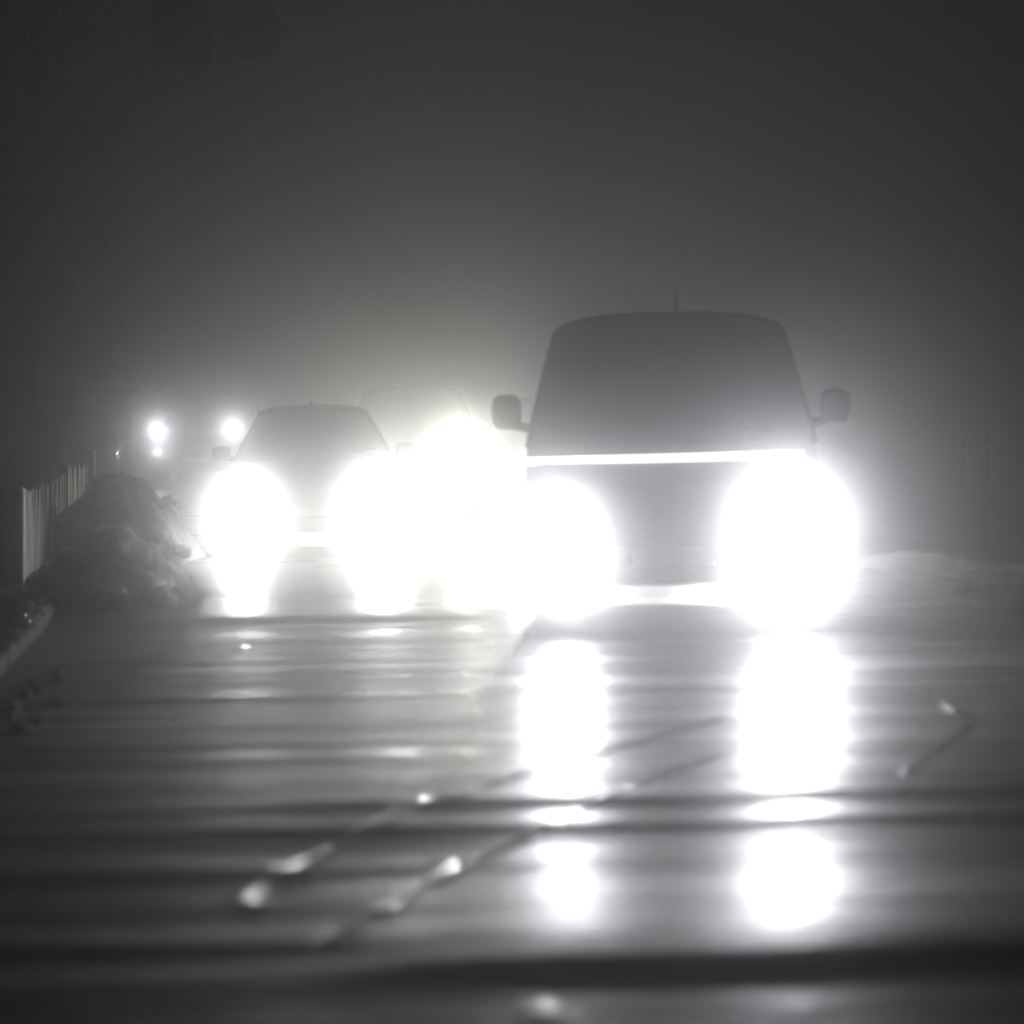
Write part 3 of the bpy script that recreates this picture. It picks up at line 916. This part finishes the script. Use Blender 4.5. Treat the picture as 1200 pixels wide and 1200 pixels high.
# ------------------------------------------------------------------ mast with signs, wires
mast = empty('sign_mast', (-6.80, 45, ground_z(-6.8) - .05)); tag(mast, 'thin steel mast with a long arm over the left roadside', 'mast')
tube('pole', [(0, 0, 0), (0, 0, 4), (0, 0, 7.75)], [.05, .042, .036], M['steel'], mast, 12)
tube('arm', [(0, 0, 7.55), (1.8, 0, 7.62), (3.75, 0, 7.60)], [.036, .034, .03], M['steel'], mast, 10)
tube('brace', [(0, 0, 6.9), (.7, 0, 7.56)], .02, M['steel'], mast, 8)
box('base_plate', (0, 0, .05), (.3, .3, .05), M['steel'], mast, bev=.01)
z_arm = mast.location.z + 7.60
def hung_sign(name, label, x, w, h, disc, m):
    zc = CAM_H + (475 - (35 if disc else 22)) / (FPX / 45)
    o = empty(name, (x, 44.93, zc)); tag(o, label, 'sign')
    bm = bmesh.new()
    if disc:
        n = 40; r = w / 2
        for y0 in (-.015,):
            a = [bm.verts.new((math.cos(k * 2 * math.pi / n) * r, -.015, math.sin(k * 2 * math.pi / n) * r)) for k in range(n)]
            b = [bm.verts.new((math.cos(k * 2 * math.pi / n) * r, .015, math.sin(k * 2 * math.pi / n) * r)) for k in range(n)]
            bm.faces.new(a); bm.faces.new(b[::-1])
            for k in range(n): bm.faces.new((a[k], a[(k + 1) % n], b[(k + 1) % n], b[k]))
    else:
        add_box(bm, (0, 0, 0), (w, .03, h), None, .012)
    bm_obj('plate', bm, m, o, smooth=True, angle=40)
    for s in (-1, 1):
        tube('hanger', [(s * w * .25, .03, -h * .3), (s * w * .25, .035, h * .3), (s * w * .25, .05, z_arm - zc + .03)], .014, M['steel'], o, 6)
hung_sign('traffic_sign', 'round dark sign plate hanging from the mast arm', (294 - 600) * 45 / FPX, .87, .87, True, M['signback'])
hung_sign('traffic_sign', 'rectangular dark reddish sign plate hanging from the mast arm', (214 - 600) * 45 / FPX, .87, 1.28, False, M['signred'])

def pole(x, y, label):
    o = empty('utility_pole', (x, y, ground_z(x) - .1)); tag(o, label, 'pole')
    tube('pole', [(0, 0, 0), (0, 0, 4), (0, 0, 8.4)], [.13, .115, .09], M['post'], o, 12)
    box('crossarm', (0, 0, 7.9), (1.6, .1, .1), M['post'], o, Matrix.Rotation(R(40), 3, 'Z'), .01)
    for k in (-1, 0, 1):
        a = R(40)
        tube('insulator', [(math.cos(a) * .7 * k, math.sin(a) * .7 * k, 7.94), (math.cos(a) * .7 * k, math.sin(a) * .7 * k, 8.08)], [.035, .03], M['plate'], o, 8)
    return o
pole(-11.45, 76, 'wooden utility pole far away in the fog')
pole(8.6, 4.0, 'wooden utility pole at the right verge close by')
for k in (-1, 0, 1):
    a = R(40)
    p0 = Vector((-11.45 + math.cos(a) * .7 * k, 76 + math.sin(a) * .7 * k, ground_z(-11.45) + 7.99))
    p1 = Vector((8.6 + math.cos(a) * .7 * k, 4.0 + math.sin(a) * .7 * k, ground_z(8.6) + 7.99))
    pts = [p0.lerp(p1, t) - Vector((0, 0, 1.0 * 4 * t * (1 - t))) for t in np.linspace(0, 1, 41)]
    org = pts[0].copy()
    bm = bmesh.new(); add_tube(bm, [p - org for p in pts], .008, 6)
    w = bm_obj('overhead_cable', bm, M['cable'], smooth=True, loc=org)
    tag(w, 'thin overhead cable crossing the road high in the fog', 'cable', 'overhead cables')

# ------------------------------------------------------------------ fog
bm = bmesh.new()
add_box(bm, (0, 92.5, 4.7), (126, 205, 12.4))
hz = bm_obj('haze', bm, None); tag(hz, kind='stuff')
hm = bpy.data.materials.new('night fog'); hm.use_nodes = True
t = hm.node_tree; t.nodes.clear()
out = t.nodes.new('ShaderNodeOutputMaterial')
add = t.nodes.new('ShaderNodeAddShader')
for i, (dn, g) in enumerate(((HAZE_NEAR, G_NEAR), (HAZE_WIDE, G_WIDE))):
    pv = t.nodes.new('ShaderNodeVolumePrincipled')
    pv.inputs['Color'].default_value = (.97, .97, .97, 1)
    pv.inputs['Density'].default_value = dn
    pv.inputs['Anisotropy'].default_value = g
    t.links.new(pv.outputs[0], add.inputs[i])
t.links.new(add.outputs[0], out.inputs['Volume'])
hm.cycles.volume_sampling = 'MULTIPLE_IMPORTANCE'
hz.data.materials.append(hm)
